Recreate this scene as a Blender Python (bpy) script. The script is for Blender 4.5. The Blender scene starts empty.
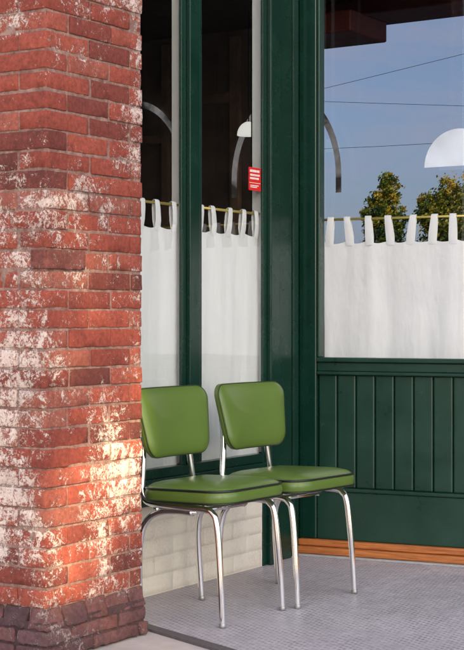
import bpy, bmesh, math, random
from mathutils import Vector, Matrix, noise
random.seed(7)
scene = bpy.context.scene
R = math.radians

# ------------------------------------------------------------------ helpers
def link(o):
    scene.collection.objects.link(o); return o

def thing(name, loc, label, category, group=None):
    e = bpy.data.objects.new(name, None)
    e.empty_display_size = 0.1
    e.location = loc
    link(e)
    e["label"] = label; e["category"] = category
    if group: e["group"] = group
    return e

def mesh_obj(name, verts, faces, mat, parent=None, smooth=False, label=None, category=None, kind=None, tones=None, local=False):
    me = bpy.data.meshes.new(name)
    me.from_pydata([tuple(v) for v in verts], [], faces)
    me.update()
    if mat: me.materials.append(mat)
    if smooth:
        for p in me.polygons: p.use_smooth = True
    if tones is not None:
        at = me.attributes.new("tone", 'FLOAT', 'POINT')
        at.data.foreach_set("value", tones)
    o = bpy.data.objects.new(name, me)
    link(o)
    if parent:
        o.parent = parent
        if not local:
            o.matrix_parent_inverse = Matrix.Translation(-Vector(parent.location))
    if label: o["label"] = label
    if category: o["category"] = category
    if kind: o["kind"] = kind
    return o

def boxes(name, lst, mat, parent=None, bev=0.003, **kw):
    """lst of (x0,x1,y0,y1,z0,z1) -> one mesh of bevelled boxes"""
    bm = bmesh.new()
    for b in lst:
        x0,x1,y0,y1,z0,z1 = b
        t = bmesh.new()
        bmesh.ops.create_cube(t, size=1)
        for v in t.verts:
            v.co = Vector(((x0+x1)/2+v.co.x*(x1-x0),(y0+y1)/2+v.co.y*(y1-y0),(z0+z1)/2+v.co.z*(z1-z0)))
        if bev>0:
            bb = min(bev, 0.3*min(x1-x0,y1-y0,z1-z0))
            bmesh.ops.bevel(t, geom=t.edges[:], offset=bb, segments=2, affect='EDGES', profile=0.5)
        m = bpy.data.meshes.new("tmp"); t.to_mesh(m); t.free()
        bm.from_mesh(m); bpy.data.meshes.remove(m)
    vs = [v.co.copy() for v in bm.verts]
    bm.verts.index_update()
    fs = [[v.index for v in f.verts] for f in bm.faces]
    bm.free()
    return mesh_obj(name, vs, fs, mat, parent, **kw)

def rough_brick(b, step, r, amp, seed):
    """rounded, worn brick: returns verts, faces"""
    x0,x1,y0,y1,z0,z1 = b
    lo = Vector((x0,y0,z0)); hi = Vector((x1,y1,z1)); d = hi-lo
    n = [max(2,int(round(d[i]/step))) for i in range(3)]
    def coord(a,i):
        if i==0: return lo[a]
        if i==n[a]: return hi[a]
        if n[a]>=4:
            if i==1: return lo[a]+r
            if i==n[a]-1: return hi[a]-r
            return lo[a]+r+(d[a]-2*r)*(i-1)/(n[a]-2)
        return lo[a]+d[a]*i/n[a]
    chip = noise.noise(Vector((seed*7.7,3.1,0)))
    idx = {}; vs=[]; fs=[]
    def vid(i,j,k):
        key=(i,j,k)
        if key not in idx:
            p = Vector((coord(0,i),coord(1,j),coord(2,k)))
            c = Vector([min(max(p[a],lo[a]+r),hi[a]-r) for a in range(3)])
            q = p-c
            nn = q.normalized()
            if (q.length>1e-9):
                p = c+nn*r
            s = noise.noise(p*38+Vector((seed,0,0)))*0.6+noise.noise(p*90+Vector((0,seed,0)))*0.4
            s2 = noise.noise(p*16+Vector((seed*3.1,0,0)))
            edge = 1.0 if max(abs(nn.x),abs(nn.y),abs(nn.z))>0.98 else 2.6
            p = p+nn*(amp*s*edge - amp*(1.2+1.5*max(0,chip))*max(0,s2)*edge)
            idx[key]=len(vs); vs.append(p)
        return idx[key]
    def face(ax, val):
        a,b2 = [q for q in range(3) if q!=ax]
        for u in range(n[a]):
            for v in range(n[b2]):
                q=[]
                for du,dv in ((0,0),(1,0),(1,1),(0,1)):
                    t=[0,0,0]; t[ax]=val; t[a]=u+du; t[b2]=v+dv
                    q.append(vid(*t))
                flip = (val==0)
                if ax==1: flip = not flip
                fs.append(q[::-1] if flip else q)
    for ax in range(3):
        face(ax,0); face(ax,n[ax])
    return vs,fs

def brick_mesh(name, lst, mat, parent, step=0.013, r=0.0032, amp=0.0015, **kw):
    V=[];F=[];T=[]
    for i,b in enumerate(lst):
        tone = b[6] if len(b)>6 else random.random()
        v,f = rough_brick(b[:6], step, r, amp, i*1.37)
        o=len(V); V+=v; F+=[[k+o for k in q] for q in f]; T+=[tone]*len(v)
    return mesh_obj(name,V,F,mat,parent,smooth=True,tones=T,**kw)

def smooth_path(pts, per=8):
    P=[Vector(p) for p in pts]; P=[P[0]*2-P[1]]+P+[P[-1]*2-P[-2]]
    out=[]
    for i in range(1,len(P)-2):
        for k in range(per):
            t=k/per
            out.append(0.5*((2*P[i])+(P[i+1]-P[i-1])*t+(2*P[i-1]-5*P[i]+4*P[i+1]-P[i+2])*t*t+(3*P[i]-P[i-1]-3*P[i+1]+P[i+2])*t**3))
    out.append(P[-2]); return out

def tube(path, rad, seg=14, closed=False, radii=None):
    V=[];F=[]; n=len(path)
    up=Vector((0.31,0.95,0.1)).normalized(); prev=None
    for i,p in enumerate(path):
        if closed: d=(path[(i+1)%n]-path[i-1]).normalized()
        else: d=(path[min(i+1,n-1)]-path[max(i-1,0)]).normalized()
        if prev is None:
            a=d.cross(up).normalized()
        else:
            a=(prev-d*prev.dot(d)).normalized()
        prev=a; b=d.cross(a)
        rr = radii[i] if radii else rad
        for s in range(seg):
            t=2*math.pi*s/seg
            V.append(p+a*math.cos(t)*rr+b*math.sin(t)*rr)
    m = n if closed else n-1
    for i in range(m):
        for s in range(seg):
            i2=(i+1)%n
            F.append([i*seg+s,i*seg+(s+1)%seg,i2*seg+(s+1)%seg,i2*seg+s])
    if not closed:
        F.append([s for s in range(seg)][::-1]); F.append([(n-1)*seg+s for s in range(seg)])
    return V,F

def merge(parts):
    V=[];F=[]
    for v,f in parts:
        o=len(V); V+=v; F+=[[k+o for k in q] for q in f]
    return V,F

def prism(poly,z0,z1):
    n=len(poly)
    V=[(x,y,z0) for x,y in poly]+[(x,y,z1) for x,y in poly]
    F=[list(range(n))[::-1],[n+i for i in range(n)]]+[[i,(i+1)%n,n+(i+1)%n,n+i] for i in range(n)]
    return V,F

# ------------------------------------------------------------------ materials
def newmat(name):
    m=bpy.data.materials.new(name); m.use_nodes=True
    nt=m.node_tree; b=nt.nodes["Principled BSDF"]
    return m,nt,b
def N(nt,t,**kw):
    n=nt.nodes.new(t)
    for k,v in kw.items():
        if k in n.inputs.keys(): n.inputs[k].default_value=v
        else: setattr(n,k,v)
    return n
def ramp(nt,fac,stops):
    r=nt.nodes.new('ShaderNodeValToRGB')
    while len(r.color_ramp.elements)<len(stops): r.color_ramp.elements.new(0.5)
    for e,(p,c) in zip(r.color_ramp.elements,stops):
        e.position=p; e.color=(c[0],c[1],c[2],1) if hasattr(c,'__len__') else (c,c,c,1)
    nt.links.new(fac,r.inputs[0]); return r
def mix(nt,fac,a,b,mode='MIX'):
    m=nt.nodes.new('ShaderNodeMix'); m.data_type='RGBA'; m.blend_type=mode
    for s,v in ((m.inputs[0],fac),(m.inputs[6],a),(m.inputs[7],b)):
        if hasattr(v,'is_linked'): nt.links.new(v,s)
        elif hasattr(v,'__len__'): s.default_value=(v[0],v[1],v[2],1)
        else: s.default_value=v
    return m.outputs[2]
def math_n(nt,op,a,b=None):
    m=nt.nodes.new('ShaderNodeMath'); m.operation=op
    for s,v in zip(m.inputs,(a,b)):
        if v is None: continue
        if hasattr(v,'is_linked'): nt.links.new(v,s)
        else: s.default_value=v
    return m.outputs[0]
def coords(nt): return N(nt,'ShaderNodeTexCoord').outputs['Object']
def noise_n(nt,co,scale,detail=6,rough=0.6,dist=0):
    n=N(nt,'ShaderNodeTexNoise'); n.inputs['Scale'].default_value=scale; n.inputs['Detail'].default_value=detail
    n.inputs['Roughness'].default_value=rough; n.inputs['Distortion'].default_value=dist
    nt.links.new(co,n.inputs['Vector']); return n.outputs['Fac']
def bump(nt,b,h,strength,dist):
    n=N(nt,'ShaderNodeBump'); n.inputs['Strength'].default_value=strength; n.inputs['Distance'].default_value=dist
    nt.links.new(h,n.inputs['Height']); nt.links.new(n.outputs[0],b.inputs['Normal'])

def worn_brick_mat(name, cols, white, lo, hi, mortar=False, bs=0.8, grime=0.5, con=0.4, wthick=0.9, low=0.0):
    m,nt,b=newmat(name); co=coords(nt)
    tone=N(nt,'ShaderNodeAttribute',attribute_name="tone").outputs['Fac']
    if mortar: base=ramp(nt,noise_n(nt,co,30),[(0.3,cols[0]),(0.7,cols[1])]).outputs[0]
    else:
        base=ramp(nt,tone,[(0,cols[0]),(0.2,cols[1]),(0.7,cols[2]),(1,cols[3])]).outputs[0]
    n2=noise_n(nt,co,70,5,0.75)
    base=mix(nt,1.0,base,ramp(nt,n2,[(0.3,(1-con,1-con*1.05,1-con*1.05)),(0.7,(1+con*.9,)*3)]).outputs[0],'MULTIPLY')
    big=noise_n(nt,co,4.2,5,0.65)
    mid=noise_n(nt,co,30,10,0.83,1.0)
    fine=noise_n(nt,co,130,6,0.8,0.5)
    s=math_n(nt,'ADD',math_n(nt,'MULTIPLY',big,0.80),math_n(nt,'MULTIPLY',mid,0.95))
    s=math_n(nt,'ADD',s,math_n(nt,'MULTIPLY',fine,0.55))
    if not mortar: s=math_n(nt,'ADD',s,math_n(nt,'MULTIPLY',tone,0.05))
    if low>0:
        # extra old paint at sun patch height, brightening the patch through the colour
        sep=N(nt,'ShaderNodeSeparateXYZ'); nt.links.new(co,sep.inputs[0])
        band=ramp(nt,sep.outputs['Z'],[(0.12,0.0),(0.30,1.0),(0.75,1.0),(0.95,0.0)]).outputs[0]
        s=math_n(nt,'ADD',s,math_n(nt,'MULTIPLY',band,low))
    mask=ramp(nt,math_n(nt,'MULTIPLY',s,0.5),[(lo,0.0),(hi,wthick)]).outputs[0]
    wcol=ramp(nt,fine,[(0.35,(white[0]*0.74,white[1]*0.62,white[2]*0.60)),(0.58,white)]).outputs[0]
    col=mix(nt,mask,base,wcol)
    g=ramp(nt,noise_n(nt,co,8,9,0.75,0.5),[(0.48,0.0),(0.64,grime)]).outputs[0]
    col=mix(nt,g,col,mix(nt,1.0,col,(0.50,0.42,0.40),'MULTIPLY'))
    nt.links.new(col,b.inputs['Base Color'])
    b.inputs['Roughness'].default_value=0.9
    h=math_n(nt,'ADD',math_n(nt,'MULTIPLY',n2,0.6),math_n(nt,'MULTIPLY',mask,0.4))
    bump(nt,b,h,bs,0.003)
    return m
brick_mat=worn_brick_mat("worn_painted_brick",[(0.105,0.027,0.022),(0.225,0.044,0.029),(0.295,0.062,0.038),(0.27,0.085,0.060)],(0.68,0.59,0.54),0.614,0.645,grime=0.5,wthick=0.9,low=0.030,bs=0.65)
mortar_mat=worn_brick_mat("old_mortar",[(0.17,0.085,0.068),(0.34,0.215,0.18)],(0.60,0.52,0.48),0.61,0.66,mortar=True,grime=0.5)
plinth_mat=worn_brick_mat("dark_plinth_brick",[(0.060,0.030,0.034),(0.10,0.043,0.046),(0.14,0.054,0.052),(0.095,0.055,0.066)],(0.38,0.30,0.31),0.625,0.67,bs=1.0,grime=0.8)
header_mat=worn_brick_mat("bare_brown_brick",[(0.17,0.050,0.040)]*4,(0.55,0.45,0.42),0.62,0.66,grime=0.7)

def plain(name,col,rough=0.5,metal=0,var=0.12,scale=6,bmp=0.0,bscale=40,coat=0.0,spec=None,emit=0,rvar=0.07):
    m,nt,b=newmat(name); co=coords(nt)
    n=noise_n(nt,co,scale,6,0.6)
    c=ramp(nt,n,[(0.25,tuple(x*(1-var) for x in col)),(0.75,tuple(x*(1+var) for x in col))]).outputs[0]
    nt.links.new(c,b.inputs['Base Color'])
    rr=ramp(nt,noise_n(nt,co,scale*2.3,5,0.7),[(0.3,max(0,rough-rvar)),(0.7,min(1,rough+rvar))]).outputs[0]
    nt.links.new(rr,b.inputs['Roughness'])
    b.inputs['Metallic'].default_value=metal
    b.inputs['Coat Weight'].default_value=coat
    if spec is not None: b.inputs['Specular IOR Level'].default_value=spec
    if bmp>0: bump(nt,b,noise_n(nt,co,bscale,4,0.6),bmp,0.002)
    if emit>0:
        nt.links.new(c,b.inputs['Emission Color']); b.inputs['Emission Strength'].default_value=emit
    return m

def paint_mat(name,col,worn,r0=0.18,r1=0.34):
    m,nt,b=newmat(name); co=coords(nt)
    mp=N(nt,'ShaderNodeMapping'); mp.inputs['Scale'].default_value=(1,1,0.12); nt.links.new(co,mp.inputs[0])
    st=noise_n(nt,mp.outputs[0],45,5,0.6)
    n=noise_n(nt,co,5,6,0.65)
    c=ramp(nt,n,[(0.25,tuple(x*0.75 for x in col)),(0.75,tuple(x*1.25 for x in col))]).outputs[0]
    dust=ramp(nt,noise_n(nt,co,22,8,0.75),[(0.60,0.0),(0.78,worn)]).outputs[0]
    c=mix(nt,dust,c,(0.08,0.13,0.10))
    nt.links.new(c,b.inputs['Base Color'])
    nt.links.new(ramp(nt,n,[(0.3,r0),(0.7,r1)]).outputs[0],b.inputs['Roughness'])
    bump(nt,b,math_n(nt,'ADD',st,math_n(nt,'MULTIPLY',n,0.5)),0.28,0.002)
    return m
green=paint_mat("dark_green_gloss_paint",(0.0024,0.027,0.018),0.25)
green2=paint_mat("weathered_green_paint",(0.009,0.040,0.027),0.5,0.24,0.42)
white_paint=plain("white_inner_paint",(0.88,0.88,0.88),0.5,var=0.04)
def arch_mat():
    m,nt,b=newmat("patchy_glow_arch"); co=coords(nt)
    n=ramp(nt,noise_n(nt,co,3.2,5,0.6,0.8),[(0.38,0.01),(0.68,0.30)]).outputs[0]  # glow patches stand in for arches reflected in the panes
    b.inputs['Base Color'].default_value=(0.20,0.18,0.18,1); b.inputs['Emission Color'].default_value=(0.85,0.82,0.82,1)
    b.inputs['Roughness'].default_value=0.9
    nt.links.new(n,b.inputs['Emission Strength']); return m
arch_white=arch_mat()
cream=worn_brick_mat("cream_painted_brick",[(0.72,0.68,0.60),(0.73,0.69,0.61),(0.74,0.70,0.62),(0.73,0.69,0.61)],(0.75,0.72,0.65),0.54,0.64,bs=0.15,grime=0.06,con=0.04)
cream_m=plain("cream_mortar",(0.66,0.62,0.54),0.85,var=0.06,scale=20)

def vinyl_mat():
    m,nt,b=newmat("green_vinyl"); co=coords(nt)
    n=noise_n(nt,co,4,2,0.5)
    c=ramp(nt,n,[(0.25,(0.090,0.148,0.027)),(0.75,(0.100,0.162,0.032))]).outputs[0]
    nt.links.new(c,b.inputs['Base Color'])
    b.inputs['Roughness'].default_value=0.29
    bump(nt,b,noise_n(nt,co,4.5,1,0.4),0.25,0.006)
    return m
vinyl=vinyl_mat()
piping_mat=plain("black_piping",(0.008,0.010,0.008),0.35)
seam_mat=plain("dark_green_seam",(0.02,0.035,0.010),0.4)
chrome=plain("chrome_tube",(0.86,0.86,0.87),0.09,metal=1,var=0.02,scale=8,rvar=0.02)
rubber=plain("grey_foot",(0.35,0.35,0.35),0.35,metal=0.7)
brass=plain("brass_rod",(0.75,0.58,0.16),0.4,metal=0.6)
def wood_mat():
    m,nt,b=newmat("orange_varnished_wood"); co=coords(nt)
    mp=N(nt,'ShaderNodeMapping'); mp.inputs['Scale'].default_value=(1.2,14,20); nt.links.new(co,mp.inputs[0])
    n=noise_n(nt,mp.outputs[0],6,8,0.65,0.8)
    nt.links.new(ramp(nt,n,[(0.3,(0.26,0.07,0.02)),(0.6,(0.52,0.18,0.05)),(0.8,(0.64,0.26,0.08))]).outputs[0],b.inputs['Base Color'])
    b.inputs['Roughness'].default_value=0.45; bump(nt,b,n,0.3,0.002); return m
wood=wood_mat()

def glass_mat(name,tint,boost=1.8,wav=0.04):
    m=bpy.data.materials.new(name); m.use_nodes=True; nt=m.node_tree
    for n in list(nt.nodes): nt.nodes.remove(n)
    out=N(nt,'ShaderNodeOutputMaterial'); tr=N(nt,'ShaderNodeBsdfTransparent'); tr.inputs[0].default_value=(*tint,1)
    gl=N(nt,'ShaderNodeBsdfGlossy'); gl.inputs['Roughness'].default_value=0.0; gl.inputs[0].default_value=(1,1,1,1)
    lw=N(nt,'ShaderNodeLayerWeight'); lw.inputs['Blend'].default_value=0.5
    f=math_n(nt,'POWER',lw.outputs['Facing'],5.0)
    f=math_n(nt,'MULTIPLY',f,0.9)
    f=math_n(nt,'ADD',f,0.045*boost)
    co=coords(nt); bn=N(nt,'ShaderNodeBump'); bn.inputs['Strength'].default_value=wav; bn.inputs['Distance'].default_value=0.02
    nt.links.new(noise_n(nt,co,3.0,2,0.4),bn.inputs['Height']); nt.links.new(bn.outputs[0],gl.inputs['Normal'])
    mx=N(nt,'ShaderNodeMixShader'); nt.links.new(f,mx.inputs[0]); nt.links.new(tr.outputs[0],mx.inputs[1]); nt.links.new(gl.outputs[0],mx.inputs[2])
    nt.links.new(mx.outputs[0],out.inputs[0]); return m
glass=glass_mat("window_glass",(0.93,0.95,0.94),2.4,0.10)
glass_d=glass_mat("entrance_glass",(0.95,0.96,0.96),0.55,0.02)
tinted=glass_mat("blue_tinted_glass",(0.158,0.178,0.240),1.0)

def cloth_mat():
    m=bpy.data.materials.new("white_cotton"); m.use_nodes=True; nt=m.node_tree
    for n in list(nt.nodes): nt.nodes.remove(n)
    out=N(nt,'ShaderNodeOutputMaterial'); d=N(nt,'ShaderNodeBsdfDiffuse'); t=N(nt,'ShaderNodeBsdfTranslucent')
    co=coords(nt)
    c=ramp(nt,noise_n(nt,co,5,7,0.65),[(0.3,(0.80,0.80,0.82)),(0.7,(0.86,0.86,0.88))]).outputs[0]
    nt.links.new(c,d.inputs[0]); nt.links.new(c,t.inputs[0])
    bn=N(nt,'ShaderNodeBump'); bn.inputs['Strength'].default_value=0.5; bn.inputs['Distance'].default_value=0.004
    mp=N(nt,'ShaderNodeMapping'); mp.inputs['Scale'].default_value=(1,1,0.30); nt.links.new(co,mp.inputs[0])
    nt.links.new(noise_n(nt,mp.outputs[0],34,7,0.62,0.3),bn.inputs['Height']); nt.links.new(bn.outputs[0],d.inputs['Normal'])
    mx=N(nt,'ShaderNodeMixShader'); mx.inputs[0].default_value=0.10
    nt.links.new(d.outputs[0],mx.inputs[1]); nt.links.new(t.outputs[0],mx.inputs[2]); nt.links.new(mx.outputs[0],out.inputs[0])
    return m
cloth=cloth_mat()

def floor_mat():
    m,nt,b=newmat("dotted_mosaic_floor"); co=coords(nt)
    v=N(nt,'ShaderNodeTexVoronoi'); v.inputs['Scale'].default_value=1/0.023; v.inputs['Randomness'].default_value=0.14
    mp=N(nt,'ShaderNodeMapping'); mp.inputs['Rotation'].default_value=(0,0,R(30)); nt.links.new(co,mp.inputs[0])
    nt.links.new(mp.outputs[0],v.inputs['Vector'])
    dots=ramp(nt,v.outputs['Distance'],[(0.22,1.0),(0.29,0.0)]).outputs[0]
    n=noise_n(nt,co,2.2,8,0.65); n2=noise_n(nt,co,30,6,0.7)
    c=ramp(nt,n,[(0.3,(0.41,0.365,0.40)),(0.7,(0.57,0.52,0.555))]).outputs[0]
    c=mix(nt,1.0,c,ramp(nt,n2,[(0.3,0.76),(0.7,1.14)]).outputs[0],'MULTIPLY')
    keep=math_n(nt,'MULTIPLY',dots,ramp(nt,noise_n(nt,co,7,5,0.75),[(0.38,0.15),(0.62,0.90)]).outputs[0])
    c=mix(nt,keep,c,(0.14,0.12,0.13))
    sc=ramp(nt,noise_n(nt,co,5,9,0.8,1.5),[(0.56,0.0),(0.68,0.35)]).outputs[0]
    c=mix(nt,sc,c,(0.22,0.19,0.19))
    nt.links.new(c,b.inputs['Base Color'])
    nt.links.new(ramp(nt,n2,[(0.3,0.42),(0.7,0.62)]).outputs[0],b.inputs['Roughness'])
    bump(nt,b,math_n(nt,'SUBTRACT',n2,dots),0.3,0.002)
    return m
floor_m=floor_mat()
side_m=plain("pale_sidewalk_concrete",(0.46,0.41,0.41),0.85,var=0.15,scale=8,bmp=0.5,bscale=120)
granite=plain("dark_threshold_stone",(0.10,0.085,0.09),0.6,var=0.3,scale=60)
greystone=plain("grey_step_stone",(0.36,0.35,0.36),0.7,var=0.15,scale=40)
asphalt=plain("asphalt",(0.06,0.06,0.065),0.9,var=0.2,scale=30)
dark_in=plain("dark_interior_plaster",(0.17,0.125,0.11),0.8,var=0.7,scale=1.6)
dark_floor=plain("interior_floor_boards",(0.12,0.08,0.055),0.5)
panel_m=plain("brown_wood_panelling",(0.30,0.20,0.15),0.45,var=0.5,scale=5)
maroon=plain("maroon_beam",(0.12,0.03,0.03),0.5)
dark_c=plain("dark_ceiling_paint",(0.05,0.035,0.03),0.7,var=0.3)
stucco=plain("pale_stucco",(0.62,0.58,0.52),0.9,var=0.08)
red_m=plain("red_sticker",(0.62,0.02,0.02),0.4,var=0.05)
white_ink=plain("white_ink",(0.8,0.8,0.8),0.5,var=0.02)
arch_glow=plain("reflected_arch_glow",(0.80,0.83,0.93),0.4,var=0.20,scale=5,emit=0.78)  # added glow imitating a bright half-round reflection in the entrance glass
glow=plain("reflection_glow",(0.95,0.93,0.88),0.4,var=0.02,emit=0.8)  # glow added for a bright shape reflected in the narrow pane
wire_m=plain("black_cable",(0.02,0.02,0.02),0.6)

# ------------------------------------------------------------------ ground
boxes("ground",[(-300,300,-300,300,-0.60,-0.16)],asphalt,bev=0,kind="structure")
boxes("sidewalk",[(-25,25,-6.2,-1.40,-0.155,-0.006)],side_m,bev=0.01,kind="structure")
def edge(x,o=0): return -1.60-0.372*(x-0.256)-o
v,f=prism([(-0.05,edge(-0.05)),(2.6,edge(2.6)),(2.6,0.38),(-0.05,0.38)],-0.15,0.0)
mesh_obj("entry_floor",v,f,floor_m,kind="structure")
v,f=prism([(-0.05,edge(-0.05,0.05)),(2.6,edge(2.6,0.05)),(2.6,edge(2.6,0.001)),(-0.05,edge(-0.05,0.001))],-0.145,0.003)
mesh_obj("threshold_strip",v,f,granite,kind="structure")

# ------------------------------------------------------------------ brick pillar
PX=0.358; PY0=-2.225; PY1=-1.728; PL=-0.62
pil=thing("brick_pillar",(PX-0.4,(PY0+PY1)/2,0),"weathered red brick pillar with flaking white paint beside the shop entrance","brick pillar")
lst=[]; pitch=0.0615; h=0.0545; z=0.158; c=0
def jit(b,d=0.0035):
    return (b[0]+random.uniform(-.001,.001),b[1]+random.uniform(-d,d),b[2]+random.uniform(-d,d),b[3]+random.uniform(-.0015,.0015),b[4]+random.uniform(-.0018,.0018),b[5]+random.uniform(-.0018,.0018))
G=0.0072
while z<3.2:
    z1=z+h
    k=random.uniform(-.006,.006)
    if c%2==0:
        lst.append(jit((PX-0.11,PX,PY0,PY0+0.215+k,z,z1)))
        lst.append(jit((PX-0.11,PX,PY0+0.215+k+G,PY0+0.43,z,z1)))
        lst.append(jit((PX-0.11,PX,PY0+0.43+G,PY1,z,z1)))
        x=PX-0.11-G
    else:
        lst.append(jit((PX-0.215,PX,PY0,PY0+0.105+k,z,z1)))
        lst.append(jit((PX-0.11,PX,PY0+0.105+k+G,PY0+0.32+k,z,z1)))
        lst.append(jit((PX-0.11,PX,PY0+0.32+k+G,PY1,z,z1)))
        x=PX-0.215-G
    while x>PL+0.02:
        w = 0.215 if c%2==0 or random.random()<0.6 else 0.105
        xa=max(PL,x-w)
        lst.append(jit((xa,x,PY0,PY0+0.105,z,z1)))
        x=xa-G
    z+=pitch; c+=1
brick_mesh("shaft",lst,brick_mat,pil)
boxes("mortar_core",[(PL+0.01,PX-0.0045,PY0+0.0045,PY1-0.003,0.0,3.2)],mortar_mat,pil,bev=0)
zb=0.158+pitch*16+pitch
brick_mesh("projecting_brick",[(PX-0.055,PX+0.009,PY0-0.009,PY0+0.185,zb-0.002,zb+h+0.003,0.3)],header_mat,pil,step=0.010,amp=0.003)
pl=[]
for k,(z0,z1,o) in enumerate([(0.0,0.040,0.026),(0.045,0.088,0.022)]):
    y=PY0-o
    off=0.235 if k==0 else 0.12
    y2=y+off
    while y<PY1-0.02:
        ye=min(y2,PY1-0.002)
        pl.append((PX-0.1,PX+o+random.uniform(-.005,.004),y,ye,z0,z1)); y=ye+0.007; y2=y+0.235
    x=PX-0.11
    while x>PL:
        pl.append((x-0.235,x,PY0-o,PY0+0.05,z0,z1)); x-=0.242
brick_mesh("plinth",pl,plinth_mat,pil,r=0.006,amp=0.0040,step=0.011)
V=[];F=[];T=[]
SO=0.020
def add_sloped(b,axis,seed,tone):
    v,f=rough_brick(b,0.010,0.005,0.0040,seed)
    x0,x1,y0,y1,z0,z1=b
    out=[]
    for p in v:
        t=(p.z-z0)/(z1-z0)
        if axis=='x':
            s=(p.x-x0)/(x1-x0); p=Vector((p.x-SO*s*t,p.y,p.z))
        elif axis=='y':
            s=(y1-p.y)/(y1-y0); p=Vector((p.x,p.y+SO*s*t,p.z))
        else:
            s=(p.x-x0)/(x1-x0); s2=(y1-p.y)/(y1-y0); p=Vector((p.x-SO*s*t,p.y+SO*s2*t,p.z))
        out.append(p)
    o=len(V); V.extend(out); F.extend([[k+o for k in q] for q in f]); T.extend([tone]*len(v))
Z0,Z1=0.092,0.156
add_sloped((PX-0.06,PX+SO,PY0-SO,PY0+0.07,Z0,Z1),'c',1,0.5)
y=PY0+0.077; i=2
while y<PY1-0.01:
    w=random.uniform(0.095,0.115)
    ye=min(y+w,PY1-0.001)
    if PY1-ye<0.03: ye=PY1-0.001
    add_sloped((PX-0.08,PX+SO+random.uniform(-.005,.003),y,ye,Z0,Z1+random.uniform(-.003,.001)),'x',i*2.1,random.random()); y=ye+0.006; i+=1
x=PX-0.069
while x>PL:
    w=random.uniform(0.095,0.115)
    add_sloped((x-w,x,PY0-SO,PY0+0.06,Z0,Z1+random.uniform(-.003,.001)),'y',i*2.1,random.random()); x-=w+0.006; i+=1
mesh_obj("sloped_plinth_course",V,F,plinth_mat,pil,smooth=True,tones=T)
boxes("plinth_mortar",[(PL,PX+0.014,PY0-0.014,PY1-0.0055,0.0,0.115)],plinth_mat,pil,bev=0.004)

# ------------------------------------------------------------------ window wall (plane x ~ 0)
W0=-1.90
win=thing("shop_window",(0,-1.0,0),"tall dark green framed shop window above a cream brick base","shop window")
bl=[];z=0.004;c=0
while z<0.35:
    y=W0-(0.12 if c%2 else 0)
    while y<-0.34:
        ye=min(y+0.215,-0.335)
        if ye-y>0.02: bl.append((-0.10,0.0+random.uniform(-.0004,.0004),max(y,W0),ye,z,z+0.0675))
        y=ye+0.0015
    z+=0.0688;c+=1
brick_mesh("base_wall",bl,cream,win,amp=0.0004,r=0.0020,step=0.022)
boxes("base_mortar",[(-0.12,-0.0010,W0,-0.338,0.0,0.345)],cream_m,win,bev=0)
boxes("sill",[(-0.12,0.055,W0,-0.345,0.348,0.392)],green,win,bev=0.008)
ZT=2.72
boxes("frame",[
 (-0.05,0.022,W0,-0.38,0.393,0.440),(-0.05,0.006,W0,-0.38,0.440,0.478),
 (-0.06,0.020,W0,-0.38,ZT,3.10),
 (-0.05,0.014,-1.76,-1.70,0.479,ZT-0.001)],green,win)
boxes("mullion",[(-0.008,0.004,-0.985,-0.950,0.479,ZT-0.002),(-0.008,0.020,-0.949,-0.876,0.479,ZT-0.002),(-0.048,0.004,-0.875,-0.840,0.479,ZT-0.002)],green,win,bev=0.004)
boxes("corner_post",[
 (-0.008,0.004,-0.379,-0.345,0.0,3.10),(-0.08,0.024,-0.344,-0.270,0.0,3.10),
 (-0.08,-0.022,-0.269,-0.235,0.0,3.10),(-0.08,-0.006,-0.234,-0.120,0.0,3.10),
 (-0.08,-0.030,-0.119,-0.086,0.0,3.10),(-0.08,-0.018,-0.085,-0.040,0.0,3.10),(-0.08,-0.036,-0.039,0.05,0.0,3.10)],green,win,bev=0.006)
boxes("white_inner_jamb",[(-0.066,-0.0095,-0.353,-0.3455,0.48,3.0)],white_paint,win,bev=0.001)
boxes("white_inner_jamb",[(-0.060,-0.0095,-0.960,-0.88,0.48,2.71)],white_paint,win,bev=0.002)
def pane(name,verts,mat,parent):
    return mesh_obj(name,verts,[[0,1,2,3]],mat,parent)
GX=-0.006
pane("glass",[(GX,-1.70,0.478),(GX,-0.985,0.478),(GX,-0.985,ZT),(GX,-1.70,ZT)],glass,win)
pane("glass",[(GX,-0.842,0.478),(GX,-0.379,0.478),(GX,-0.379,ZT),(GX,-0.842,ZT)],glass,win)

# ------------------------------------------------------------------ entrance wall, turned 8 degrees about the corner
ROT=R(8); PIV=Vector((-0.034,0.0,0.0))
ent=thing("shop_entrance",PIV,"green panelled shop front with large glass pane and orange wooden sill","shop front")
boxes("step_stone",[(-0.034,2.35,-0.068,0.05,0.0,0.010)],greystone,ent,bev=0.003)
boxes("sill",[(-0.034,2.35,-0.052,0.05,0.011,0.042),(-0.034,2.35,-0.030,0.05,0.043,0.072)],wood,ent,bev=0.006)
EX=0.048
XS=[(-0.034,EX),(1.08,1.18),(2.25,2.35)]
boxes("frame",[(a,b,-0.012,0.07,0.073,3.10) for a,b in XS]+[(EX+0.001,2.249,-0.008,0.07,2.66,3.10)],green,ent,bev=0.006)
rails=[];trims=[];boards=[]
for (a,b) in ((EX+0.001,1.079),(1.181,2.249)):
    rails+= [(a,b,-0.004,0.06,0.073,0.285),(a,b,-0.004,0.06,0.815,0.855)]
    trims+= [(a,b,-0.020,0.05,0.856,0.876),(a,b,-0.013,0.05,0.800,0.8145),(a,b,-0.014,0.05,0.286,0.302),
             (a,a+0.014,-0.010,0.05,0.877,2.655),(b-0.016,b,-0.010,0.05,0.877,2.655)]
    x=a
    while x<b-0.02:
        xe=min(x+0.088,b); boards.append((x+0.002,xe-0.002,0.010,0.05,0.302,0.800)); x=xe
boxes("rail",rails,green2,ent,bev=0.004)
boxes("moulding",trims,green2,ent,bev=0.005)
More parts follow.
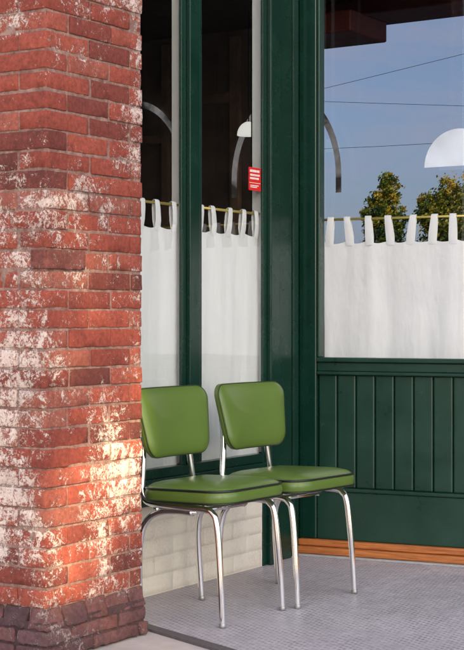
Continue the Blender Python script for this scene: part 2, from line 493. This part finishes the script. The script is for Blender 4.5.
boxes("boarded_panel",boards,green2,ent,bev=0.006)
pane("glass",[(EX,0.03,0.87),(1.08,0.03,0.87),(1.08,0.03,2.66),(EX,0.03,2.66)],glass_d,ent)
pane("glass",[(1.18,0.03,0.87),(2.25,0.03,0.87),(2.25,0.03,2.66),(1.18,0.03,2.66)],glass_d,ent)
ent.rotation_euler=(0,0,ROT)
fas=boxes("shop_fascia",[(-0.10,0.06,-2.2,0.42,3.11,3.9),(0.061,2.6,-0.05,0.42,3.11,3.9)],green,bev=0.01,label="dark green fascia board above the shop windows",category="fascia")

# ------------------------------------------------------------------ interior
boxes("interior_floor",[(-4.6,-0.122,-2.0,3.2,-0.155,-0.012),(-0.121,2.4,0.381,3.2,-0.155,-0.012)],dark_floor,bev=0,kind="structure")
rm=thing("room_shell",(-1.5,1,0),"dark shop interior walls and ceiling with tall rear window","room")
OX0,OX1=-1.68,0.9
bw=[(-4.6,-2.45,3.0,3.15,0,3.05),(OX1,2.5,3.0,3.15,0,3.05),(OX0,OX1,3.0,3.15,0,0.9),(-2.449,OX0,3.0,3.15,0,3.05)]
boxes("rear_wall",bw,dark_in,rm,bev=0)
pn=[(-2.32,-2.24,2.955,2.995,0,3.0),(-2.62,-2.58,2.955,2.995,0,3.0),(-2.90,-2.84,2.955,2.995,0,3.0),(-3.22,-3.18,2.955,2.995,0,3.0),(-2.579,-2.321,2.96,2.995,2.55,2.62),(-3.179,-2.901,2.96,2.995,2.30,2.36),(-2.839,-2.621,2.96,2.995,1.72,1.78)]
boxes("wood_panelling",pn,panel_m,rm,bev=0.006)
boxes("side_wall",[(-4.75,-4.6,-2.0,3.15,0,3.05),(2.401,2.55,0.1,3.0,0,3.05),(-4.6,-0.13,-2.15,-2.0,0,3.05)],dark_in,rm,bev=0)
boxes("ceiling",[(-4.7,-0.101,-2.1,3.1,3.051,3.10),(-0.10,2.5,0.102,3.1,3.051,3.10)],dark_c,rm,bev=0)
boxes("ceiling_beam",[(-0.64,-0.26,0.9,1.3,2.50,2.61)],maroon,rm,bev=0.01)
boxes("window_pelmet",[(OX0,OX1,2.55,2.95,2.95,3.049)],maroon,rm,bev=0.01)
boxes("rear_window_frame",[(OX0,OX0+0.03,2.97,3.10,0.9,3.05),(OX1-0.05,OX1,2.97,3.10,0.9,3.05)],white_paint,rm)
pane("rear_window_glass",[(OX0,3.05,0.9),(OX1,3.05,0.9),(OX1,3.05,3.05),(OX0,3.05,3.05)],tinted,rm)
def arch(cx,cz,r,w,y,th,n=28,legs=0.0,k=1.35):
    V=[];F=[]
    pts=[]
    if legs: pts.append((-1,0,-legs))
    for i in range(n+1):
        a=math.pi*(1-i/n); pts.append((math.cos(a),math.sin(a),0))
    if legs: pts.append((1,0,-legs))
    for (c,s,dz) in pts:
        for rr,yy in ((r,y),(r+w,y),(r+w,y+th),(r,y+th)):
            V.append((cx+c*rr,yy,cz+s*rr*k+dz))
    for i in range(len(pts)-1):
        for q in range(4):
            F.append([i*4+q,i*4+(q+1)%4,(i+1)*4+(q+1)%4,(i+1)*4+q])
    F.append([0,1,2,3]); F.append([len(V)-1,len(V)-2,len(V)-3,len(V)-4])
    return V,F
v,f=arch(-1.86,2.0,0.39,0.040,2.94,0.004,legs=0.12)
mesh_obj("reflection_arch",v,f,arch_white,rm)  # glowing arches added behind the glass in place of reflections
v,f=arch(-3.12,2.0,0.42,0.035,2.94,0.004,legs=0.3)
mesh_obj("reflection_arch",v,f,arch_white,rm)
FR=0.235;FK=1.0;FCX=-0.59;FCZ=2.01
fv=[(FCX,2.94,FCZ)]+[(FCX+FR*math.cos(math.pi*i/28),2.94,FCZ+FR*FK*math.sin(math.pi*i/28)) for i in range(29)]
mesh_obj("reflection_half_round",fv,[[0,i,i+1] for i in range(1,29)],arch_glow,rm)  # self-lit half round takes the place of a reflected arch
LX=-1.875
pe=thing("reflection_dome",(LX,2.5,2.22),"small glowing dome added inside the shop in place of a reflection","reflection stand-in")
V=[];F=[]
nr=10;ns=20
for i in range(nr+1):
    a=math.pi/2*i/nr
    for s in range(ns):
        t=2*math.pi*s/ns; V.append((LX+0.075*math.sin(a)*math.cos(t),2.5+0.075*math.sin(a)*math.sin(t),2.24+0.09*math.cos(a)))
for i in range(nr):
    for s in range(ns): F.append([i*ns+s,i*ns+(s+1)%ns,(i+1)*ns+(s+1)%ns,(i+1)*ns+s])
F.append([nr*ns+s for s in range(ns)])
mesh_obj("dome_shell",V,F,glow,pe,smooth=True)  # added glowing dome, stands in for a reflection on the pane
v,f=tube([Vector((LX,2.5,2.33)),Vector((LX,2.5,3.05))],0.004,6); mesh_obj("dome_cord",v,f,wire_m,pe)

# ------------------------------------------------------------------ curtains
def curtain(label,p0,axis,length,ztop,zbot,ztab,ntabs,seed,normal,parent_loc,amp=1.0):
    th=thing("curtain",parent_loc,label,"curtain","white tab top cafe curtains")
    p0=Vector(p0);axis=Vector(axis);nr=Vector(normal)
    nu=int(length/0.004);nv=60;V=[];F=[]
    def off(u,t):
        ph=u*30+seed+2.2*noise.noise(Vector((u*3.5,seed,t*0.3)))
        s=math.sin(ph); s=s*abs(s)**0.3
        fold=0.012*s*(0.3+1.2*abs(noise.noise(Vector((u*4,seed+9,0.3)))))+0.010*noise.noise(Vector((u*14,seed*2,t*0.7)))
        return amp*(fold*(0.55+0.5*t)+0.003*noise.noise(Vector((u*25,t*4,seed)))+0.001*noise.noise(Vector((u*60,t*16,seed))))
    for i in range(nu+1):
        u=length*i/nu
        for j in range(nv+1):
            t=j/nv
            sag=-0.011*abs(math.sin(math.pi*(u/length)*(ntabs-1)))*(1-t)**3
            z=ztop+sag+(zbot-ztop)*t
            q=p0+axis*u+nr*off(u,t); V.append((q.x,q.y,z))
    for i in range(nu):
        for j in range(nv):
            a=i*(nv+1)+j; F.append([a,a+1,a+nv+2,a+nv+1])
    mesh_obj("cloth_panel",V,F,cloth,th,smooth=True)
    for k in range(ntabs):
        V=[];F=[]
        u=0.022+(length-0.044)*k/(ntabs-1)+(random.uniform(-.006,.006) if 0<k<ntabs-1 else 0)
        lean=random.uniform(-0.014,0.014)
        d1=0.011*min(1,amp+0.15)
        path=[(0.0005,-0.02),(d1*.9,0.02),(d1,(ztab-ztop)*0.75),(d1*.7,ztab-ztop+0.008),(0,ztab-ztop+0.013),(-d1*.7,ztab-ztop+0.008),(-d1,(ztab-ztop)*0.75),(-d1*.9,0.02),(-0.0005,-0.02)]
        for (d,hh) in path:
            wv=0.019-0.004*max(0,hh)/0.1
            for s in (-1,0,1):
                q=p0+axis*(u+s*wv+lean*max(0,hh)/0.1)+nr*(d+off(u,0)*(1-min(1,max(0,hh)/0.1))+ (0.003 if s==0 else 0))
                V.append((q.x,q.y,ztop+hh))
        for a in range(len(path)-1):
            for s in (0,1):
                F.append([a*3+s,a*3+s+1,a*3+4+s,a*3+3+s])
        mesh_obj("tab_loop",V,F,cloth,th,smooth=True)
    a=p0-axis*0.005; b=p0+axis*(length+0.005)
    v,f=tube([Vector((a.x,a.y,ztab)),Vector((b.x,b.y,ztab))],0.0055,10)
    mesh_obj("rod",v,f,brass,th,smooth=True)
    return th
curtain("white tab top cotton curtain hanging behind the narrow window pane",(-0.028,-0.838,0),(0,1,0),0.478,1.405,0.44,1.492,5,2.1,(1,0,0),(-0.03,-0.6,0.44),amp=0.62)
curtain("white tab top cotton curtain beside the brick pillar",(-0.028,-1.69,0),(0,1,0),0.722,1.405,0.44,1.492,7,5.3,(1,0,0),(-0.03,-1.3,0.44),amp=0.62)
cu=curtain("wide white tab top cotton curtain behind the entrance glass",(0.060,0.060,0),(1,0,0),1.00,1.390,0.80,1.488,11,8.7,(0,-1,0),(0.57,0.060,0.80),amp=0.50)
rel=Vector(cu.location)-PIV; cu.location=PIV+Matrix.Rotation(ROT,3,'Z')@rel; cu.rotation_euler=(0,0,ROT)

# ------------------------------------------------------------------ sticker
st=thing("warning_sticker",(-0.004,-0.43,1.58),"small red notice with rows of white print on the window glass","sticker")
boxes("sticker_sheet",[(-0.0055,-0.0035,-0.478,-0.384,1.585,1.682)],red_m,st,bev=0)
wl=[]
for r,(z,hh,a,b) in enumerate([(1.662,0.010,-0.470,-0.392),(1.646,0.008,-0.468,-0.394),(1.632,0.008,-0.470,-0.400),(1.604,0.004,-0.466,-0.398),(1.597,0.004,-0.466,-0.410)]):
    y=a
    while y<b-0.004:
        w=random.choice([0.004,0.006,0.008]); wl.append((-0.0034,-0.0028,y,min(y+w,b),z,z+hh)); y+=w+0.0022
wl+=[(-0.0034,-0.0028,-0.474,-0.388,1.616,1.618)]
boxes("printed_rows",wl,white_ink,st,bev=0)

# ------------------------------------------------------------------ chairs
def rrect(a,b,r,nc=10):
    pts=[]
    for cx,cy,a0 in ((a-r,b-r,0),(-(a-r),b-r,90),(-(a-r),-(b-r),180),(a-r,-(b-r),270)):
        for i in range(nc+1):
            t=R(a0+90*i/nc); pts.append((cx+r*math.cos(t),cy+r*math.sin(t)))
    out=[]
    n=len(pts)
    for i in range(n):
        p=pts[i];q=pts[(i+1)%n]; out.append(p)
        if (i+1)%(nc+1)==0:
            for k in range(1,8): out.append((p[0]+(q[0]-p[0])*k/8,p[1]+(q[1]-p[1])*k/8))
    return out
def pad(a,b,r,rings,fn):
    V=[];F=[];n=None
    for ins,z in rings:
        pts=rrect(a-ins,b-ins,max(r-ins*0.8,0.012)); n=len(pts)
        for p in pts: V.append(fn(p[0],p[1],z))
    for k in range(len(rings)-1):
        for i in range(n):
            F.append([k*n+i,k*n+(i+1)%n,(k+1)*n+(i+1)%n,(k+1)*n+i])
    for k,rev in ((0,True),(len(rings)-1,False)):
        c=len(V); V.append(fn(0,0,rings[k][1]))
        for i in range(n):
            t=[k*n+i,k*n+(i+1)%n,c]; F.append(t[::-1] if rev else t)
    return V,F
SZ=0.006
def make_chair(loc,rot,label):
    ch=thing("chair",(0,0,0),label,"chair","matching green vinyl chairs on the entry floor")
    def P(name,v,f,mat,par=ch):
        return mesh_obj(name,v,f,mat,par,smooth=True,local=True)
    A,B=0.198,0.197
    def sf(x,y,z):
        tilt=0.03*x
        return Vector((x+0.028, y*(1+0.08*(x/0.2)), 0.401+SZ+z+tilt))
    rings=[(0.03,-0.004),(0.008,0.0),(0.001,0.004),(-0.002,0.014),(-0.003,0.026),(-0.001,0.038),(0.003,0.045),(0.010,0.053),(0.024,0.061),(0.05,0.068),(0.085,0.073),(0.125,0.076),(0.165,0.077)]
    v,f=pad(A,B,0.085,rings,sf)
    seat=P("seat",v,f,vinyl)
    for nm,ins,zz,rad in (("piping",0.002,0.0465,0.0044),("piping",-0.001,0.004,0.0038)):
        path=[sf(p[0],p[1],zz) for p in rrect(A-ins,B-ins,0.085-ins*0.8)]
        v,f=tube(path,rad,8,closed=True); P(nm,v,f,piping_mat,seat)
    def bf(w,h,d):
        ww=w*(1+0.10*h/0.125)
        x=-0.160+ d + 0.55*ww*ww - 0.20*h
        return Vector((x,ww,0.676+h))
    br=[(0.02,-0.016),(0.005,-0.014),(0.0,-0.008),(0.0,0.006),(0.004,0.013),(0.014,0.020),(0.035,0.026),(0.07,0.030),(0.10,0.031)]
    v,f=pad(0.197,0.124,0.055,br,bf)
    bk=P("backrest",v,[q[::-1] for q in f],vinyl)
    path=[bf(p[0],p[1],0.009) for p in rrect(0.195,0.122,0.053)]
    v,f=tube(path,0.0028,8,closed=True); P("piping",v,f,seam_mat,bk)
    for s in (-1,1):
        y=0.170*s; q=SZ
        front=smooth_path([(0.205,y*1.10,0.0),(0.198,y*1.09,0.12),(0.186,y*1.07,0.26),(0.174,y*1.06,0.345+q),(0.158,y*1.05,0.374+q),(0.125,y*1.04,0.386+q),(0.0,y,0.387+q),(-0.11,y*0.96,0.389+q),(-0.150,y*0.93,0.402+q),(-0.168,y*0.90,0.44+q),(-0.173,y*0.84,0.52),(-0.178,y*0.78,0.60),(-0.192,y*0.74,0.68)],8)
        v,f=tube(front,0.0115,16); P("front_leg_and_back_support",v,f,chrome)
        rear=smooth_path([(0.06,y*0.93,0.369+q),(-0.02,y*0.93,0.369+q),(-0.09,y*0.95,0.359+q),(-0.140,y*0.98,0.323+q),(-0.160,y*1.02,0.26),(-0.160,y*1.06,0.14),(-0.150,y*1.08,0.0)],8)
        v,f=tube(rear,0.0115,16); P("rear_leg",v,f,chrome)
        for q2 in ((0.205,y*1.10),(-0.150,y*1.08)):
            v,f=tube([Vector((q2[0],q2[1],0.0)),Vector((q2[0],q2[1],0.004)),Vector((q2[0],q2[1],0.012)),Vector((q2[0],q2[1],0.014))],0,14,radii=[0.0122,0.0128,0.0126,0.012])
            P("foot_cap",v,f,rubber)
    for xx in (0.06,-0.10):
        v,f=tube([Vector((xx,-0.165,0.371+SZ)),Vector((xx,0.165,0.371+SZ))],0.009,10); P("cross_rail",v,f,chrome)
    ch.location=loc; ch.rotation_euler=(0,0,rot)
    return ch
c1=make_chair((0.352,-1.335,0.001),R(-2),"green vinyl chair with chrome legs, standing next to the brick pillar")
def copy_tree(o,parent):
    n=o.copy(); scene.collection.objects.link(n)
    if parent: n.parent=parent; n.matrix_parent_inverse=o.matrix_parent_inverse.copy()
    for k in o.children: copy_tree(k,n)
    return n
c2=copy_tree(c1,None)
c2.location=(0.405,-0.893,0.001); c2.rotation_euler=(0,0,R(-5))
c2["label"]="green vinyl chair with chrome legs, standing nearer the entrance sill"

# ------------------------------------------------------------------ trees beyond the rear window
bark=plain("bark",(0.08,0.055,0.035),0.9,var=0.3,scale=20,bmp=0.6)
def leafm():
    m,nt,b=newmat("autumn_leaves")
    a=N(nt,'ShaderNodeAttribute',attribute_name="tone").outputs['Fac']
    nt.links.new(ramp(nt,a,[(0,(0.010,0.030,0.004)),(0.42,(0.045,0.095,0.008)),(0.66,(0.26,0.27,0.018)),(1,(0.68,0.44,0.03))]).outputs[0],b.inputs['Base Color'])
    b.inputs['Roughness'].default_value=0.6; return m
leaf_m=leafm()
def tree(loc,H,lobes,label,seed,per=70,leaf=0.12):
    """lobes: (dx, z, radius, height-stretch, clumps) masses that make an uneven crown"""
    rnd=random.Random(seed)
    t=thing("tree",loc,label,"tree","small trees behind the shop")
    dirx=Vector((0.84,0.54,0))
    parts=[tube(smooth_path([(0,0,0),(0.04,0.02,H*0.3),(-0.03,0.05,H*0.6),(0.02,0,H*0.88)],6),0,10,radii=[0.13*(1-0.85*i/18) for i in range(19)])]
    for (dx,z,r,s,nc) in lobes:
        e=dirx*dx+Vector((0,0,z)); z0=min(z-0.3,H*0.55)
        parts.append(tube([Vector((0,0,z0)),Vector((e.x*.5,e.y*.5,(z0+z)/2+0.05)),e],0,6,radii=[0.05,0.03,0.012]))
    v,f=merge(parts); mesh_obj("trunk",v,f,bark,t,smooth=True,local=True)
    V=[];F=[];T=[]
    for (dx,z,rad,st,nclump) in lobes:
        for c in range(nclump):
            while True:
                p=Vector([rnd.uniform(-1,1) for _ in range(3)])
                if p.length<1: break
            q=dirx*dx+Vector((p.x*rad,p.y*rad,z+p.z*rad*st)); tn=rnd.random()*0.60+0.5*(q.z-H*0.6)/(H*0.4)-0.02
            cr=rad*rnd.uniform(0.16,0.36)
            for l in range(per):
                d=Vector([rnd.gauss(0,1) for _ in range(3)])*cr*0.6
                o=q+d; n=Vector([rnd.uniform(-1,1) for _ in range(3)]).normalized(); u=n.orthogonal().normalized(); w=n.cross(u)
                s=leaf*rnd.uniform(.6,1.2); b0=len(V)
                V+= [o-u*s*.5,o+w*s*.28,o+u*s*.5,o-w*s*.28]; F.append([b0,b0+1,b0+2,b0+3]); T+=[min(1,max(0,tn+rnd.uniform(-.2,.2)))]*4
    mesh_obj("crown",V,F,leaf_m,t,tones=T,local=True)
    return t
tree((-17.1,34.4,-0.16),5.6,[(0.05,4.9,0.36,1.8,34),(-0.30,4.3,0.38,1.3,28),(0.32,4.25,0.34,1.5,26),(0.0,3.7,0.6,1.0,40)],"small autumn tree with yellow and green leaves",3)
tree((-15.3,35.4,-0.16),5.5,[(-0.75,4.35,0.42,1.2,30),(-0.15,4.75,0.50,1.2,42),(0.5,4.9,0.45,1.3,36),(1.05,4.5,0.45,1.2,30),(0.1,3.8,1.0,0.8,80)],"broad autumn tree with yellow and green leaves",5)
for pts in ([(-60,30,8.6),(-18,30,5.7),(20,30,6.2)],[(-60,29,2.4),(-18,29,6.9),(20,29,12.5)],[(-60,31,12.0),(-18,31,7.2),(20,31,3.4)]):
    v,f=tube(smooth_path(pts,14),0.006,6)
    o=mesh_obj("overhead_cable",v,f,wire_m,smooth=True,label="black overhead cable crossing the sky behind the shop",category="cable"); o["group"]="overhead cables behind the shop"

# ------------------------------------------------------------------ added unseen wall with shaped hole: shades the recess, lets the sun patch through
sd=Vector((0.80,-0.60,0)).normalized()
el=R(25); S=Vector((sd.x*math.cos(el),sd.y*math.cos(el),math.sin(el)))
YF=-11.0
def to_blocker(x,y,z,Y=YF):
    k=(Y-y)/S.y
    return x+S.x*k, z+S.z*k
gx0,_=to_blocker(PX+0.03,PY0,0); gx1,_=to_blocker(PX,PY1+0.12,0)
_,gz0=to_blocker(PX,PY0,0.0); _,gz1=to_blocker(PX,PY1,1.15)
SB=thing("sun_blocker",(gx0+1.9,YF-0.1,0),"unseen pale stucco wall with a shaped opening, added to block the sun","light blocker")
FX0,FX1=gx0-0.85,gx0+4.9
boxes("blocker_wall",[(FX0,gx0,YF-0.03,YF,-0.16,11.5),(gx1,FX1,YF-0.03,YF,-0.16,11.5),(gx0,gx1,YF-0.03,YF,-0.16,gz0),(gx0,gx1,YF-0.03,YF,gz1,11.5)],stucco,SB,bev=0)
boxes("blocker_top",[(FX0-0.05,FX1+0.1,YF-0.2,YF+0.1,11.501,11.8)],stucco,SB,bev=0.02)
rnd=random.Random(11);V=[];F=[];T=[]
YL=YF+0.08
xl,zl=to_blocker(PX,PY0,0.33,YL); xr,zr=to_blocker(PX,PY1,0.64,YL)
slope=(zr-zl)/(xr-xl)
def gap(x,z):
    c=zl+(x-xl)*slope
    return abs(z-c)<0.215+0.06*math.sin(x*23)
n=0
while n<1100:
    o=Vector((rnd.uniform(gx0-.10,gx1+.03),YL+rnd.uniform(-.02,.02),rnd.uniform(gz0-.05,gz1+.05)))
    if gap(o.x,o.z) and rnd.random()>0.035: continue
    n+=1
    nn=Vector((rnd.uniform(-.5,.5),1,rnd.uniform(-.5,.5))).normalized();u=nn.orthogonal().normalized();w=nn.cross(u);s=rnd.uniform(.05,.09);b0=len(V)
    V+=[o-u*s*.5,o+w*s*.4,o+u*s*.5,o-w*s*.4];F.append([b0,b0+1,b0+2,b0+3]);T+=[0.2]*4
mesh_obj("leaf_mask",V,F,leaf_m,tones=T,label="unseen leaves added over the opening to dapple the sun patch",category="light mask",kind="stuff")  # added leaf mask, its slanted gap shapes the sun on the pillar

# ------------------------------------------------------------------ light
L=bpy.data.lights.new("sun",'SUN'); L.energy=10.0; L.angle=R(0.5); L.color=(1.0,0.76,0.38)
lo=bpy.data.objects.new("sun",L); link(lo); lo.rotation_euler=S.to_track_quat('Z','Y').to_euler(); lo.location=(5,-10,8)
w=bpy.data.worlds.new("World"); scene.world=w; w.use_nodes=True
nt=w.node_tree; bg=nt.nodes["Background"]; sky=nt.nodes.new('ShaderNodeTexSky'); sky.sky_type='NISHITA'; sky.sun_disc=False
sky.sun_elevation=el; sky.sun_rotation=math.atan2(sd.x,sd.y); sky.dust_density=1.8
hs=nt.nodes.new('ShaderNodeHueSaturation'); hs.inputs['Saturation'].default_value=0.78
nt.links.new(sky.outputs[0],hs.inputs['Color'])
# thin clouds
tc=nt.nodes.new('ShaderNodeTexCoord'); mp=nt.nodes.new('ShaderNodeMapping'); mp.inputs['Scale'].default_value=(1,1,4.0); mp.inputs['Location'].default_value=(0.35,0.1,0.2)
nt.links.new(tc.outputs['Generated'],mp.inputs[0])
cf=ramp(nt,noise_n(nt,mp.outputs[0],9.0,8,0.62,0.5),[(0.40,0.0),(0.66,0.70)]).outputs[0]
sc=mix(nt,cf,hs.outputs[0],(5.6,5.5,5.6))
nt.links.new(sc,bg.inputs[0]); bg.inputs[1].default_value=0.355
scene.view_settings.view_transform='Standard'; scene.view_settings.look='None'; scene.view_settings.exposure=0

# ------------------------------------------------------------------ camera
cd=bpy.data.cameras.new("camera"); cam=bpy.data.objects.new("camera",cd); link(cam)
cam.location=(3.326,-5.785,1.05); cam.rotation_euler=(R(90),0,math.asin(0.541))
cd.sensor_fit='VERTICAL'; cd.sensor_height=36; cd.lens=1500/650*36; cd.shift_y=-7/650; cd.clip_end=1000
scene.camera=cam
